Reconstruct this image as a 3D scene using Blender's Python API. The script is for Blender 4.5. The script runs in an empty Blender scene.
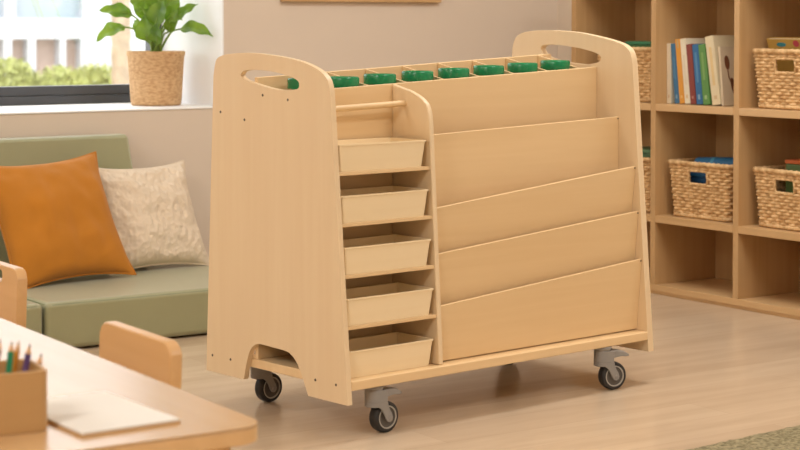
import bpy, bmesh, math, random
from mathutils import Vector, Matrix, noise
random.seed(7)
SC = bpy.context.scene
COL = SC.collection
PI = math.pi

# ------------------------------------------------------------------ colours / materials
def lin(r, g, b):
    f = lambda c: (c/255/12.92 if c/255 <= .04045 else ((c/255+.055)/1.055)**2.4)
    return (f(r), f(g), f(b), 1)

def new_mat(name):
    m = bpy.data.materials.new(name); m.use_nodes = True
    nt = m.node_tree; nt.nodes.clear()
    out = nt.nodes.new('ShaderNodeOutputMaterial')
    b = nt.nodes.new('ShaderNodeBsdfPrincipled')
    nt.links.new(b.outputs[0], out.inputs[0])
    return m, nt, b

def plain(name, rgb, rough=.5, var=.04, nscale=8, bump=0, bscale=200, metal=0, spec=.5, coat=0, sheen=0):
    m, nt, b = new_mat(name)
    N, L = nt.nodes, nt.links
    c = lin(*rgb)
    tc = N.new('ShaderNodeTexCoord')
    no = N.new('ShaderNodeTexNoise'); no.inputs['Scale'].default_value = nscale; no.inputs['Detail'].default_value = 4
    L.new(tc.outputs['Object'], no.inputs['Vector'])
    r = N.new('ShaderNodeValToRGB')
    r.color_ramp.elements[0].position = .3; r.color_ramp.elements[1].position = .7
    r.color_ramp.elements[0].color = tuple(x*(1-var) for x in c[:3])+(1,)
    r.color_ramp.elements[1].color = tuple(min(1, x*(1+var)) for x in c[:3])+(1,)
    L.new(no.outputs['Fac'], r.inputs[0]); L.new(r.outputs[0], b.inputs['Base Color'])
    b.inputs['Roughness'].default_value = rough; b.inputs['Metallic'].default_value = metal
    b.inputs['Specular IOR Level'].default_value = spec
    b.inputs['Coat Weight'].default_value = coat
    b.inputs['Sheen Weight'].default_value = sheen
    if bump:
        n2 = N.new('ShaderNodeTexNoise'); n2.inputs['Scale'].default_value = bscale; n2.inputs['Detail'].default_value = 3
        L.new(tc.outputs['Object'], n2.inputs['Vector'])
        bp = N.new('ShaderNodeBump'); bp.inputs['Strength'].default_value = bump; bp.inputs['Distance'].default_value = .004
        L.new(n2.outputs['Fac'], bp.inputs['Height']); L.new(bp.outputs[0], b.inputs['Normal'])
    return m

def wood(name, light, dark, axis='Z', scale=1, rough=.45, spec=.4, mottle=.5):
    """fine grain drawn out along one axis over broad soft mottling"""
    m, nt, b = new_mat(name); N, L = nt.nodes, nt.links
    tc = N.new('ShaderNodeTexCoord'); mp = N.new('ShaderNodeMapping')
    s = {'X': (2.2, 55, 55), 'Y': (55, 2.2, 55), 'Z': (55, 55, 2.2)}[axis]
    mp.inputs['Scale'].default_value = tuple(v*scale for v in s)
    L.new(tc.outputs['Object'], mp.inputs['Vector'])
    n1 = N.new('ShaderNodeTexNoise'); n1.inputs['Scale'].default_value = 1; n1.inputs['Detail'].default_value = 5; n1.inputs['Distortion'].default_value = .4
    L.new(mp.outputs[0], n1.inputs['Vector'])
    mp2 = N.new('ShaderNodeMapping'); mp2.inputs['Scale'].default_value = tuple(v*scale*.13 for v in s)
    L.new(tc.outputs['Object'], mp2.inputs['Vector'])
    n2 = N.new('ShaderNodeTexNoise'); n2.inputs['Scale'].default_value = 1; n2.inputs['Detail'].default_value = 3
    L.new(mp2.outputs[0], n2.inputs['Vector'])
    mx = N.new('ShaderNodeMix'); mx.data_type = 'FLOAT'; mx.inputs[0].default_value = mottle
    L.new(n1.outputs['Fac'], mx.inputs[2]); L.new(n2.outputs['Fac'], mx.inputs[3])
    r = N.new('ShaderNodeValToRGB')
    r.color_ramp.elements[0].position = .32; r.color_ramp.elements[1].position = .66
    r.color_ramp.elements[0].color = lin(*dark); r.color_ramp.elements[1].color = lin(*light)
    L.new(mx.outputs[0], r.inputs[0]); L.new(r.outputs[0], b.inputs['Base Color'])
    b.inputs['Roughness'].default_value = rough; b.inputs['Specular IOR Level'].default_value = spec
    bp = N.new('ShaderNodeBump'); bp.inputs['Strength'].default_value = .05; bp.inputs['Distance'].default_value = .002
    L.new(n1.outputs['Fac'], bp.inputs['Height']); L.new(bp.outputs[0], b.inputs['Normal'])
    return m

def floor_mat():
    m, nt, b = new_mat('oak_planks'); N, L = nt.nodes, nt.links
    tc = N.new('ShaderNodeTexCoord')
    br = N.new('ShaderNodeTexBrick')
    br.inputs['Color1'].default_value = lin(214, 191, 163); br.inputs['Color2'].default_value = lin(205, 181, 153)
    br.inputs['Mortar'].default_value = lin(196, 172, 145)
    br.inputs['Scale'].default_value = 1; br.inputs['Mortar Size'].default_value = .0009; br.inputs['Mortar Smooth'].default_value = .3
    br.inputs['Brick Width'].default_value = 1.25; br.inputs['Row Height'].default_value = .15; br.offset = .37
    L.new(tc.outputs['Object'], br.inputs['Vector'])
    mp = N.new('ShaderNodeMapping'); mp.inputs['Scale'].default_value = (1.8, 14, 1)
    L.new(tc.outputs['Object'], mp.inputs['Vector'])
    n = N.new('ShaderNodeTexNoise'); n.inputs['Scale'].default_value = 1; n.inputs['Detail'].default_value = 6; n.inputs['Distortion'].default_value = .6
    L.new(mp.outputs[0], n.inputs['Vector'])
    r = N.new('ShaderNodeValToRGB'); r.color_ramp.elements[0].position = .3; r.color_ramp.elements[1].position = .7
    r.color_ramp.elements[0].color = (.89, .875, .855, 1); r.color_ramp.elements[1].color = (1.04, 1.04, 1.04, 1)
    L.new(n.outputs['Fac'], r.inputs[0])
    mx = N.new('ShaderNodeMix'); mx.data_type = 'RGBA'; mx.blend_type = 'MULTIPLY'; mx.inputs[0].default_value = 1
    L.new(br.outputs['Color'], mx.inputs[6]); L.new(r.outputs[0], mx.inputs[7])
    L.new(mx.outputs[2], b.inputs['Base Color'])
    b.inputs['Roughness'].default_value = .24; b.inputs['Specular IOR Level'].default_value = .55
    bp = N.new('ShaderNodeBump'); bp.inputs['Strength'].default_value = .06; bp.inputs['Distance'].default_value = .003
    L.new(n.outputs['Fac'], bp.inputs['Height']); L.new(bp.outputs[0], b.inputs['Normal'])
    return m

def glass_mat(name, tint=(1, 1, 1, 1), gloss=.07):
    m = bpy.data.materials.new(name); m.use_nodes = True
    nt = m.node_tree; nt.nodes.clear(); N, L = nt.nodes, nt.links
    out = N.new('ShaderNodeOutputMaterial'); mix = N.new('ShaderNodeMixShader')
    t = N.new('ShaderNodeBsdfTransparent'); t.inputs[0].default_value = tint
    g = N.new('ShaderNodeBsdfGlossy'); g.inputs['Roughness'].default_value = .03
    mix.inputs[0].default_value = gloss
    L.new(t.outputs[0], mix.inputs[1]); L.new(g.outputs[0], mix.inputs[2]); L.new(mix.outputs[0], out.inputs[0])
    return m

BIRCH_L, BIRCH_D = (236, 204, 157), (229, 195, 146)
M = dict(
    birchZ=wood('birch_upright', (234, 209, 171), (229, 201, 161), 'Z', .8),
    birchX=wood('birch_lengthwise', BIRCH_L, BIRCH_D, 'X', .8),
    birchY=wood('birch_crosswise', BIRCH_L, BIRCH_D, 'Y', .8),
    tray=wood('tray_birch', (248, 226, 187), (244, 219, 176), 'X', .6),
    oakZ=wood('oak_upright', (203, 165, 117), (188, 148, 99), 'Z', .7),
    oakY=wood('oak_lengthwise', (212, 174, 126), (200, 160, 110), 'Y', .7),
    floor=floor_mat(),
    wall=plain('warm_beige_paint', (226, 211, 194), .85, .012, 3, .05, 300),
    white=plain('white_paint', (250, 250, 250), .6, .01, 3),
    ceiling=plain('ceiling_paint', (240, 234, 226), .9, .01, 3),
    frame=plain('dark_grey_frame', (72, 74, 78), .4, .05, 5),
    glass=glass_mat('window_glass'),
    sage=plain('sage_vinyl', (158, 158, 122), .32, .05, 4, .06, 260, sheen=.35),
    sage_dark=plain('sage_piping', (140, 146, 112), .5, .05, 6),
    mustard=plain('mustard_linen', (190, 121, 28), .9, .07, 7, .25, 420, sheen=.15),
    cream=plain('cream_boucle', (226, 208, 184), .95, .05, 30, .0, 90, sheen=.2),
    green=plain('green_plastic', (14, 128, 78), .25, .08, 20),
    jar=glass_mat('jar_plastic', (.86, .92, .93, 1), .14),
    grey=plain('grey_plastic', (146, 142, 137), .45, .04, 20),
    tyre=plain('black_rubber', (44, 42, 41), .6, .1, 40),
    hub=plain('dark_grey_hub', (92, 86, 80), .5, .06, 30),
    ring=plain('pale_grey_ring', (176, 170, 160), .4, .04, 30),
    screw=plain('dark_screw', (92, 74, 56), .5, .1, 40),
    table=wood('table_birch', (194, 157, 112), (186, 147, 101), 'Y', .5, .27, .42),
    table_edge=wood('table_edge_birch', (224, 184, 132), (212, 170, 118), 'Y', .6),
    chairw=wood('chair_beech', (214, 170, 116), (204, 158, 104), 'Y', .6, .4),
    cup=wood('cup_wood', (192, 152, 100), (184, 142, 90), 'X', .5, .5),
    paper=plain('white_paper', (226, 221, 212), .8, .01, 4),
    card=plain('card_backing', (206, 164, 112), .8, .04, 10),
    soil=plain('dark_soil', (58, 44, 32), .95, .3, 60, .5, 80),
    pot=None, leaf=None, stem=plain('leaf_stem', (132, 160, 70), .5, .1, 20),
    lead=plain('pencil_lead', (50, 44, 44), .5, .1, 20),
    pencil_wood=plain('pencil_wood', (206, 160, 112), .7, .08, 60),
    facade=plain('white_facade', (190, 193, 198), .8, .01, 1),
    shade=plain('blue_grey_pane', (158, 170, 180), .5, .05, 1),
    recess=plain('brown_grey_recess', (176, 156, 146), .8, .12, .8),
    hedge=plain('yellow_green_leaves', (168, 174, 104), .7, .2, 3),
    trunk=plain('palm_bark', (170, 150, 126), .9, .25, 6),
    frond=plain('palm_frond', (150, 166, 92), .7, .15, 2),
    earth=plain('pale_ground', (196, 190, 172), .95, .06, .3),
)

def basket_mat():
    m, nt, b = new_mat('woven_seagrass'); N, L = nt.nodes, nt.links
    tc = N.new('ShaderNodeTexCoord'); no = N.new('ShaderNodeTexNoise')
    no.inputs['Scale'].default_value = 55; no.inputs['Detail'].default_value = 3
    L.new(tc.outputs['Object'], no.inputs['Vector'])
    r = N.new('ShaderNodeValToRGB'); e = r.color_ramp.elements
    e[0].position = .3; e[0].color = lin(184, 140, 88); e[1].position = .66; e[1].color = lin(236, 199, 147)
    L.new(no.outputs['Fac'], r.inputs[0]); L.new(r.outputs[0], b.inputs['Base Color'])
    b.inputs['Roughness'].default_value = .8
    return m
M['basket'] = basket_mat()

def pot_mat():
    m, nt, b = new_mat('cork_weave'); N, L = nt.nodes, nt.links
    tc = N.new('ShaderNodeTexCoord'); mp = N.new('ShaderNodeMapping'); mp.inputs['Scale'].default_value = (1, 1, 2.2)
    L.new(tc.outputs['Object'], mp.inputs['Vector'])
    no = N.new('ShaderNodeTexNoise'); no.inputs['Scale'].default_value = 60; no.inputs['Detail'].default_value = 4
    L.new(mp.outputs[0], no.inputs['Vector'])
    r = N.new('ShaderNodeValToRGB'); e = r.color_ramp.elements
    e[0].position = .33; e[0].color = lin(190, 146, 100); e[1].position = .62; e[1].color = lin(216, 178, 132)
    L.new(no.outputs['Fac'], r.inputs[0]); L.new(r.outputs[0], b.inputs['Base Color'])
    b.inputs['Roughness'].default_value = .85
    bp = N.new('ShaderNodeBump'); bp.inputs['Strength'].default_value = .5; bp.inputs['Distance'].default_value = .004
    L.new(no.outputs['Fac'], bp.inputs['Height']); L.new(bp.outputs[0], b.inputs['Normal'])
    return m
M['pot'] = pot_mat()

def leaf_mat():
    m, nt, b = new_mat('glossy_leaf'); N, L = nt.nodes, nt.links
    tc = N.new('ShaderNodeTexCoord'); no = N.new('ShaderNodeTexNoise'); no.inputs['Scale'].default_value = 14
    L.new(tc.outputs['Object'], no.inputs['Vector'])
    r = N.new('ShaderNodeValToRGB'); e = r.color_ramp.elements
    e[0].position = .3; e[0].color = lin(52, 94, 30); e[1].position = .7; e[1].color = lin(136, 168, 58)
    L.new(no.outputs['Fac'], r.inputs[0]); L.new(r.outputs[0], b.inputs['Base Color'])
    b.inputs['Roughness'].default_value = .35
    tr = N.new('ShaderNodeBsdfTranslucent'); tr.inputs[0].default_value = lin(150, 190, 50)
    mx = N.new('ShaderNodeMixShader'); mx.inputs[0].default_value = .25
    out = [n for n in N if n.type == 'OUTPUT_MATERIAL'][0]
    L.new(b.outputs[0], mx.inputs[1]); L.new(tr.outputs[0], mx.inputs[2]); L.new(mx.outputs[0], out.inputs[0])
    return m
M['leaf'] = leaf_mat()
_cm = {}
def colour(rgb, rough=.5):
    k = (rgb, rough)
    if k not in _cm: _cm[k] = plain('colour_%d_%d_%d' % rgb, rgb, rough, .04, 15)
    return _cm[k]

# ------------------------------------------------------------------ mesh helpers
class MB:
    def __init__(s): s.bm = bmesh.new()
    def box(s, x0, x1, y0, y1, z0, z1):
        v = [s.bm.verts.new(p) for p in ((x0,y0,z0),(x1,y0,z0),(x1,y1,z0),(x0,y1,z0),(x0,y0,z1),(x1,y0,z1),(x1,y1,z1),(x0,y1,z1))]
        for f in ((0,3,2,1),(4,5,6,7),(0,1,5,4),(1,2,6,5),(2,3,7,6),(3,0,4,7)): s.bm.faces.new([v[i] for i in f])
        return v
    def hexa(s, pts):
        v = [s.bm.verts.new(p) for p in pts]
        for f in ((0,3,2,1),(4,5,6,7),(0,1,5,4),(1,2,6,5),(2,3,7,6),(3,0,4,7)): s.bm.faces.new([v[i] for i in f])
    def prism(s, loops, conv, t0, t1):
        """outline (first loop) with holes; conv(u, v, t) -> xyz"""
        rings = [[(s.bm.verts.new(conv(u, v, t0)), s.bm.verts.new(conv(u, v, t1))) for u, v in lp] for lp in loops]
        for side in (0, 1):
            edges = []
            for r in rings:
                for i in range(len(r)):
                    a, b = r[i][side], r[(i+1) % len(r)][side]
                    edges.append(s.bm.edges.get((a, b)) or s.bm.edges.new((a, b)))
            if len(rings) == 1: s.bm.faces.new([p[side] for p in rings[0]])
            else: bmesh.ops.triangle_fill(s.bm, edges=edges, use_beauty=True)
        for r in rings:
            for i in range(len(r)):
                a, b = r[i], r[(i+1) % len(r)]
                s.bm.faces.new((a[0], b[0], b[1], a[1]))
    def tube(s, pts, rad, seg=10, cap=True):
        if not hasattr(rad, '__len__'): rad = [rad]*len(pts)
        pts = [Vector(p) for p in pts]; prev = None; ref = None
        for i, p in enumerate(pts):
            d = (pts[min(i+1, len(pts)-1)]-pts[max(i-1, 0)]).normalized()
            if ref is None: ref = Vector((0, 0, 1)) if abs(d.z) < .9 else Vector((1, 0, 0))
            n = d.cross(ref).normalized(); ref = n.cross(d).normalized(); 
            ring = [s.bm.verts.new(p+(n*math.cos(2*PI*k/seg)+ref*math.sin(2*PI*k/seg))*rad[i]) for k in range(seg)]
            if prev:
                for k in range(seg): s.bm.faces.new((prev[k], prev[(k+1) % seg], ring[(k+1) % seg], ring[k]))
            elif cap: s.bm.faces.new(ring[::-1])
            prev = ring
        if cap: s.bm.faces.new(prev)
    def lathe(s, prof, c=(0, 0, 0), seg=32, axis='Z', closed=False):
        def pt(r, h, a):
            x, y = r*math.cos(a), r*math.sin(a)
            return {'Z': (c[0]+x, c[1]+y, c[2]+h), 'Y': (c[0]+x, c[1]+h, c[2]+y), 'X': (c[0]+h, c[1]+x, c[2]+y)}[axis]
        rings = []
        for r, h in prof:
            rings.append([s.bm.verts.new(pt(r, h, 2*PI*k/seg)) for k in range(seg)] if r > 1e-6 else [s.bm.verts.new(pt(0, h, 0))])
        pairs = list(zip(rings, rings[1:])) + ([(rings[-1], rings[0])] if closed else [])
        for a, b in pairs:
            for k in range(seg):
                j = (k+1) % seg
                q = [a[k % len(a)], a[j % len(a)], b[j % len(b)], b[k % len(b)]]
                u = []
                for v in q:
                    if v not in u: u.append(v)
                if len(u) > 2: s.bm.faces.new(u)
    def grid(s, nu, nv, fn, wrap=False):
        g = [[s.bm.verts.new(fn(i/(nu if wrap else nu-1), j/(nv-1))) for j in range(nv)] for i in range(nu)]
        for i in range(nu if wrap else nu-1):
            for j in range(nv-1):
                k = (i+1) % nu
                s.bm.faces.new((g[i][j], g[k][j], g[k][j+1], g[i][j+1]))
        return g
    def build(s, name, mat, parent=None, bevel=0, seg=2, sharp=35, smooth=True, recalc=True, solid=0):
        if recalc: bmesh.ops.recalc_face_normals(s.bm, faces=s.bm.faces)
        me = bpy.data.meshes.new(name); s.bm.to_mesh(me); s.bm.free()
        if smooth:
            me.polygons.foreach_set('use_smooth', [True]*len(me.polygons))
            me.set_sharp_from_angle(angle=math.radians(sharp))
        me.materials.append(mat)
        o = bpy.data.objects.new(name, me); COL.objects.link(o)
        if parent: o.parent = parent
        if solid:
            md = o.modifiers.new('thickness', 'SOLIDIFY'); md.thickness = solid; md.offset = -1
        if bevel:
            md = o.modifiers.new('edge', 'BEVEL'); md.width = bevel; md.segments = seg; md.limit_method = 'ANGLE'; md.angle_limit = math.radians(40)
            md.harden_normals = True
        return o

def tag(o, label, cat, group=None):
    o['label'] = label; o['category'] = cat
    if group: o['group'] = group
    return o
def thing(name, label, cat, loc=(0, 0, 0), rz=0, group=None):
    o = bpy.data.objects.new(name, None); COL.objects.link(o); o.empty_display_size = .1
    o.location = loc; o.rotation_euler = (0, 0, rz)
    return tag(o, label, cat, group)
def struct(o): o['kind'] = 'structure'; return o
def copy_tree(o, parent=None):
    c = o.copy(); COL.objects.link(c)
    if parent: c.parent = parent
    for ch in list(o.children): copy_tree(ch, c)
    return c
def box_part(name, mat, parent, x0, x1, y0, y1, z0, z1, bevel=.002):
    m = MB(); m.box(x0, x1, y0, y1, z0, z1); return m.build(name, mat, parent, bevel)
def round_poly(x0, x1, y0, y1, r, n=6):
    pts = []
    for cx, cy, a0 in ((x1-r, y0+r, -PI/2), (x1-r, y1-r, 0), (x0+r, y1-r, PI/2), (x0+r, y0+r, PI)):
        for i in range(n+1):
            a = a0+PI/2*i/n; pts.append((cx+r*math.cos(a), cy+r*math.sin(a)))
    return pts
def smooth_path(pts, n=5):
    """Catmull-Rom through an open list of points"""
    out = []
    P = [pts[0]]+list(pts)+[pts[-1]]
    for i in range(1, len(P)-2):
        p0, p1, p2, p3 = P[i-1:i+3]
        for k in range(n):
            t = k/n
            out.append(tuple(.5*((2*p1[j])+(-p0[j]+p2[j])*t+(2*p0[j]-5*p1[j]+4*p2[j]-p3[j])*t*t+(-p0[j]+3*p1[j]-3*p2[j]+p3[j])*t**3) for j in range(len(p1))))
    out.append(tuple(pts[-1]))
    return out

# ------------------------------------------------------------------ camera
cam = bpy.data.cameras.new('camera'); co = bpy.data.objects.new('camera', cam); COL.objects.link(co)
co.location = (0, 0, 1.0001); co.rotation_euler = (PI/2-.0341, 0, -.6)
cam.sensor_width = 36; cam.lens = 1791.9/800*36; cam.shift_y = -139.1/800
cam.clip_start = .05; cam.clip_end = 500
cam.dof.use_dof = True; cam.dof.focus_distance = 4.75; cam.dof.aperture_fstop = 6.5
SC.camera = co

# ------------------------------------------------------------------ room shell
m = MB(); m.box(-2.2, 4.95, -1.6, 6.5, -.1, 0); struct(m.build('floor', M['floor']))
m = MB(); m.box(-2.2, 4.95, -1.6, 6.5, 2.7, 2.8); struct(m.build('ceiling', M['ceiling']))
m = MB()
WA0, WA1, WZ0, WZ1, WB0, WB1 = .9, 3.24, .688, 2.62, 5.9, 6.52
m.box(-2.2, WA0, WB0, WB1, 0, 2.7); m.box(WA1, 4.95, WB0, WB1, 0, 2.7)
m.box(WA0, WA1, WB0, WB1, 0, WZ0); m.box(WA0, WA1, WB0, WB1, WZ1, 2.7)
struct(m.build('wall_back', M['wall']))
m = MB(); m.box(4.845, 4.95, -1.6, 5.9, 0, 2.7); struct(m.build('wall_right', M['wall']))
m = MB(); m.box(-2.3, -2.2, -1.6, 6.5, 0, 2.7); struct(m.build('wall_left', M['wall']))
m = MB(); m.box(-2.3, 4.95, -1.7, -1.6, 0, 2.7); struct(m.build('wall_front', M['wall']))
m = MB(); m.box(WA0, WA1, 5.895, WB1, WZ0, .695); struct(m.build('trim_1', M['white'], bevel=.003))
m = MB()
m.box(WA1-.006, WA1, 5.902, WB1, .695, WZ1); m.box(WA0, WA0+.006, 5.902, WB1, .695, WZ1); m.box(WA0, WA1, 5.902, WB1, WZ1-.006, WZ1)
struct(m.build('trim_2', M['white']))
m = MB(); m.box(-2.2, 4.84, 5.885, 5.9, 0, .07); struct(m.build('baseboard_back', M['white'], bevel=.003))
# window: frame with sill rail, stiles, head and one mullion, two panes
win = bpy.data.objects.new('window_1', None); COL.objects.link(win); struct(win)
win.location = (WA0, 6.40, .695)
W = WA1-WA0
m = MB()
m.box(0, W, 0, .06, 0, .034); m.box(0, W, .008, .06, .034, .071)
m.box(0, .05, 0, .06, .071, 1.88); m.box(W-.05, W, 0, .06, .071, 1.88); m.box(0, W, 0, .06, 1.88, 1.925)
m.box(.74, .80, 0, .06, .071, 1.88)
m.build('window_frame', M['frame'], win, .003)
for a, b in ((.05, .74), (.80, W-.05)):
    m = MB(); m.box(a, b, .027, .033, .071, 1.88); m.build('pane', M['glass'], win)

# ------------------------------------------------------------------ mobile storage trolley
L_, D_, T, TR = 1.1046, .574, .015, .022
tro = thing('library_trolley', 'pale birch rolling book trolley with tray tower, sloping display pockets and grey casters', 'trolley',
            (2.296, 3.594, 0), .1153)
def side_panel(shoulder, arch, slot, x0, x1):
    legs = [(.574, .09), (.408, .09), (.403, .1)] + smooth_path([(.400, .115), (.390, .146), (.377, .171), (.358, .186), (.335, .191), (.282, .190), (.228, .188), (.205, .181), (.186, .167), (.171, .148), (.152, .115)], 3) + [(.142, .095), (.138, .09)]
    out = [(-.014, .09)] + smooth_path(shoulder, 4) + legs
    mb = MB()
    mb.prism([out, smooth_path(slot+[slot[0]], 4)[:-1]], lambda u, v, t: (t, u, v), x0, x1)
    return mb
shL = [(.050, .825), (.055, .852), (.068, .874), (.102, .893), (.169, .911), (.271, .923), (.376, .929), (.455, .926), (.500, .920), (.522, .911), (.531, .893), (.537, .865)]
shR = [(.050, .890), (.056, .915), (.068, .933), (.100, .949), (.174, .965), (.271, .979), (.382, .984), (.455, .981), (.498, .972), (.518, .956), (.528, .930)]
slL = [(.416, .871), (.404, .882), (.36, .886), (.292, .884), (.235, .877), (.186, .866), (.173, .855), (.182, .842), (.24, .838), (.292, .842), (.35, .851), (.398, .860)]
slR = [(.410, .930), (.398, .940), (.35, .942), (.271, .935), (.215, .926), (.182, .917), (.169, .906), (.178, .894), (.22, .887), (.271, .888), (.34, .896), (.392, .910)]
pl = side_panel(shL, None, slL, 0, T).build('side_panel', M['birchZ'], tro, .0035, 3)
pr_ = side_panel(shR, None, slR, L_-TR, L_).build('side_panel', M['birchZ'], tro, .0035, 3)
def screw(parent, x, y, z, r=.0035, ax='X'):
    mb = MB()
    if ax == 'X': mb.lathe([(0, -.0012), (r*.8, -.0012), (r, 0), (r, .003)], (x, y, z), 12, 'X')
    else: mb.lathe([(0, -.0012), (r*.8, -.0012), (r, 0), (r, .003)], (x, y, z), 12, 'Y')
    mb.build('screw', M['screw'], parent)
for y, z in ((.218, .8145), (.322, .823), (.400, .758), (.505, .774), (.030, .134), (.110, .134), (.464, .134), (.545, .134)): screw(pl, 0, y, z)
# base board with a front lip that passes before the right panel
m = MB(); m.prism([[(T, -.012), (L_-TR, -.012), (L_-TR, .555), (T, .555)]], lambda u, v, t: (u, v, t), .1222, .146)
m.build('base_board', M['birchX'], tro, .003)
ztop = lambda X: .836+.0407*X
zbk = lambda X: .866+.0455*X
def slab(name, y0, y1, z0, zf, x0=T, x1=L_-TR, bev=.002, mat='birchX'):
    mb = MB(); a, b = zf(x0), zf(x1)
    z0a = z0(x0) if callable(z0) else z0; z0b = z0(x1) if callable(z0) else z0
    mb.hexa([(x0,y0,z0a),(x1,y0,z0b),(x1,y1,z0b),(x0,y1,z0a),(x0,y0,a),(x1,y0,b),(x1,y1,b),(x0,y1,a)])
    return mb.build(name, M[mat], tro, bev)
slab('front_panel', .185, .197, .1462, ztop)
slab('back_panel', .365, .377, .1462, zbk)
slab('jar_shelf', .1972, .3648, lambda X: ztop(X)-.155, lambda X: ztop(X)-.145)
slab('shelf', .3772, .556, .1462, lambda X: .158)
for k in range(7):
    x = .2445+.1305*k
    mb = MB(); zf, zb_ = ztop(x)-.001, zbk(x)-.001; zz = ztop(x)-.1448
    mb.hexa([(x-.003,.1973,zz),(x+.003,.1973,zz),(x+.003,.3647,zz),(x-.003,.3647,zz),(x-.003,.1973,zf),(x+.003,.1973,zf),(x+.003,.3647,zb_),(x-.003,.3647,zb_)])
    mb.build('partition', M['birchY'], tro, .001)
# tray tower: divider, four shelves, dowel
edge = lambda z: .0573*(z-.09)/.83
TW = .311
prof = [(.003, .1465), (.040, .752)] + smooth_path([(.0425, .772), (.050, .794), (.062, .807), (.080, .818), (.115, .832)], 4) + [(.1848, .8475), (.1848, .1465)]
m = MB(); m.prism([prof], lambda u, v, t: (t, u, v), TW, TW+.0145); m.build('tower_divider', M['birchZ'], tro, .003, 3)
SH = [.6357, .5122, .3879, .2648]
for z in SH:
    box_part('tray_shelf', M['birchX'], tro, T+.0002, TW-.0002, edge(z)+.001, .1847, z, z+.009, .0012)
m = MB(); m.tube([(T, .135, .790), (TW, .135, .800)], .0078, 16); m.build('dowel', M['birchX'], tro, .0005)
# display pockets
for y, zl, zr, ln in ((.100, .717, .741, .0), (.036, .536, .605, .105), (.024, .422, .480, .10), (.012, .292, .347, .085)):
    x0, x1 = TW+.0147, L_-TR-.0002
    mb = MB(); a, b = zl, zr; t = .009
    # lean is the same for both ends: the sheet is flat, its upper edge runs uphill to the right
    f = lambda z: y+ln*(zr-z)
    zq = .1490
    mb.hexa([(x0,f(zq),zq),(x1,f(zq),zq),(x1,f(zq)+t,zq),(x0,f(zq)+t,zq),(x0,f(a),a),(x1,f(b),b),(x1,f(b)+t,b),(x0,f(a)+t,a)])
    p = mb.build('display_pocket', M['birchX'], tro, .0015)
    sc_ = MB(); sc_.lathe([(0, -.0008), (.0022, -.0008), (.0022, .002)], (x1-.004, y, zr-.005), 10, 'Y'); sc_.build('screw', M['screw'], p)
# casters
def caster(x, y, ang):
    cx = thing('caster', 'x', 'x', (x, y, 0), ang); del cx['label']; del cx['category']; cx.parent = tro
    R, wx, wz = .0385, .031, .0387
    mb = MB()                                            # swivel head, rounded hood and two fork arms, one moulded body
    mb.lathe([(0, .1220), (.0235, .1220), (.0255, .1200), (.0255, .1150), (.0225, .1130), (.0225, .1100), (0, .1100)], (0, 0, 0), 32)
    hood = [(-.0235*math.sin(a), -.0235*math.cos(a)) for a in [PI*k/14 for k in range(15)]]
    mb.prism([[(.024, -.0235), (.027, -.018), (.027, .018), (.024, .0235)]+hood[::-1]], lambda u, v, t: (u, v, t), .0785, .1102)
    nose = [(-.0235*math.sin(a), -.0235*math.cos(a)) for a in [PI*k/14 for k in range(15)]]
    mb.prism([nose[::-1]+[(-.0185*math.sin(a), -.0185*math.cos(a)) for a in [PI*k/14 for k in range(15)]]], lambda u, v, t: (u, v, t), .068, .0787)
    arm = [(-.004, .0787), (-.004, .068), (.004, .0625), (.013, .050), (.0195, .036), (.025, .0295), (.032, .0275), (.039, .031), (.0415, .0385), (.038, .049), (.031, .060), (.0265, .070), (.0255, .0787)]
    for sd in (-1, 1): mb.prism([arm], lambda u, v, t: (u, t, v), sd*.0185, sd*.0235)
    mb.build('fork', M['grey'], cx, .0016, 2, 30)
    mb = MB()                                            # tyre with rounded shoulders
    mb.lathe([(R-.010, -.0145), (R-.004, -.0145), (R-.001, -.0115), (R, -.006), (R, .006), (R-.001, .0115), (R-.004, .0145), (R-.010, .0145)], (wx, 0, wz), 40, 'Y', True)
    mb.build('tyre', M['tyre'], cx, 0, 2, 50)
    mb = MB(); mb.lathe([(0, -.0115), (.010, -.0125), (.020, -.0115), (.0255, -.0115), (.0255, .0115), (.020, .0115), (.010, .0125), (0, .0115)], (wx, 0, wz), 36, 'Y')
    mb.build('hub', M['hub'], cx, 0)
    mb = MB()
    for s in (-1, 1): mb.lathe([(.0255, s*.0115), (.0285, s*.0115), (.0285, s*.0152), (.0268, s*.0155), (.0255, s*.0150)], (wx, 0, wz), 40, 'Y', True)
    mb.build('hub_ring', M['ring'], cx, 0)
    mb = MB(); mb.tube([(wx, -.0255, wz), (wx, .0255, wz)], .0055, 14); mb.build('axle', M['grey'], cx, .001)
    mb = MB()                                            # brake pedal, wedge with turned-down lip
    mb.prism([[(.020, .1085), (.034, .1105), (.058, .106), (.074, .098), (.077, .092), (.068, .0905), (.050, .092), (.034, .090), (.020, .0885)]], lambda u, v, t: (u, t, v), -.018, .018)
    mb.build('brake_pedal', M['grey'], cx, .003, 2)
for x, y, a in ((.113, .021, .02), (.922, .012, -.28), (.113, .492, .05), (.958, .445, .05)): caster(x, y, a)

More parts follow.
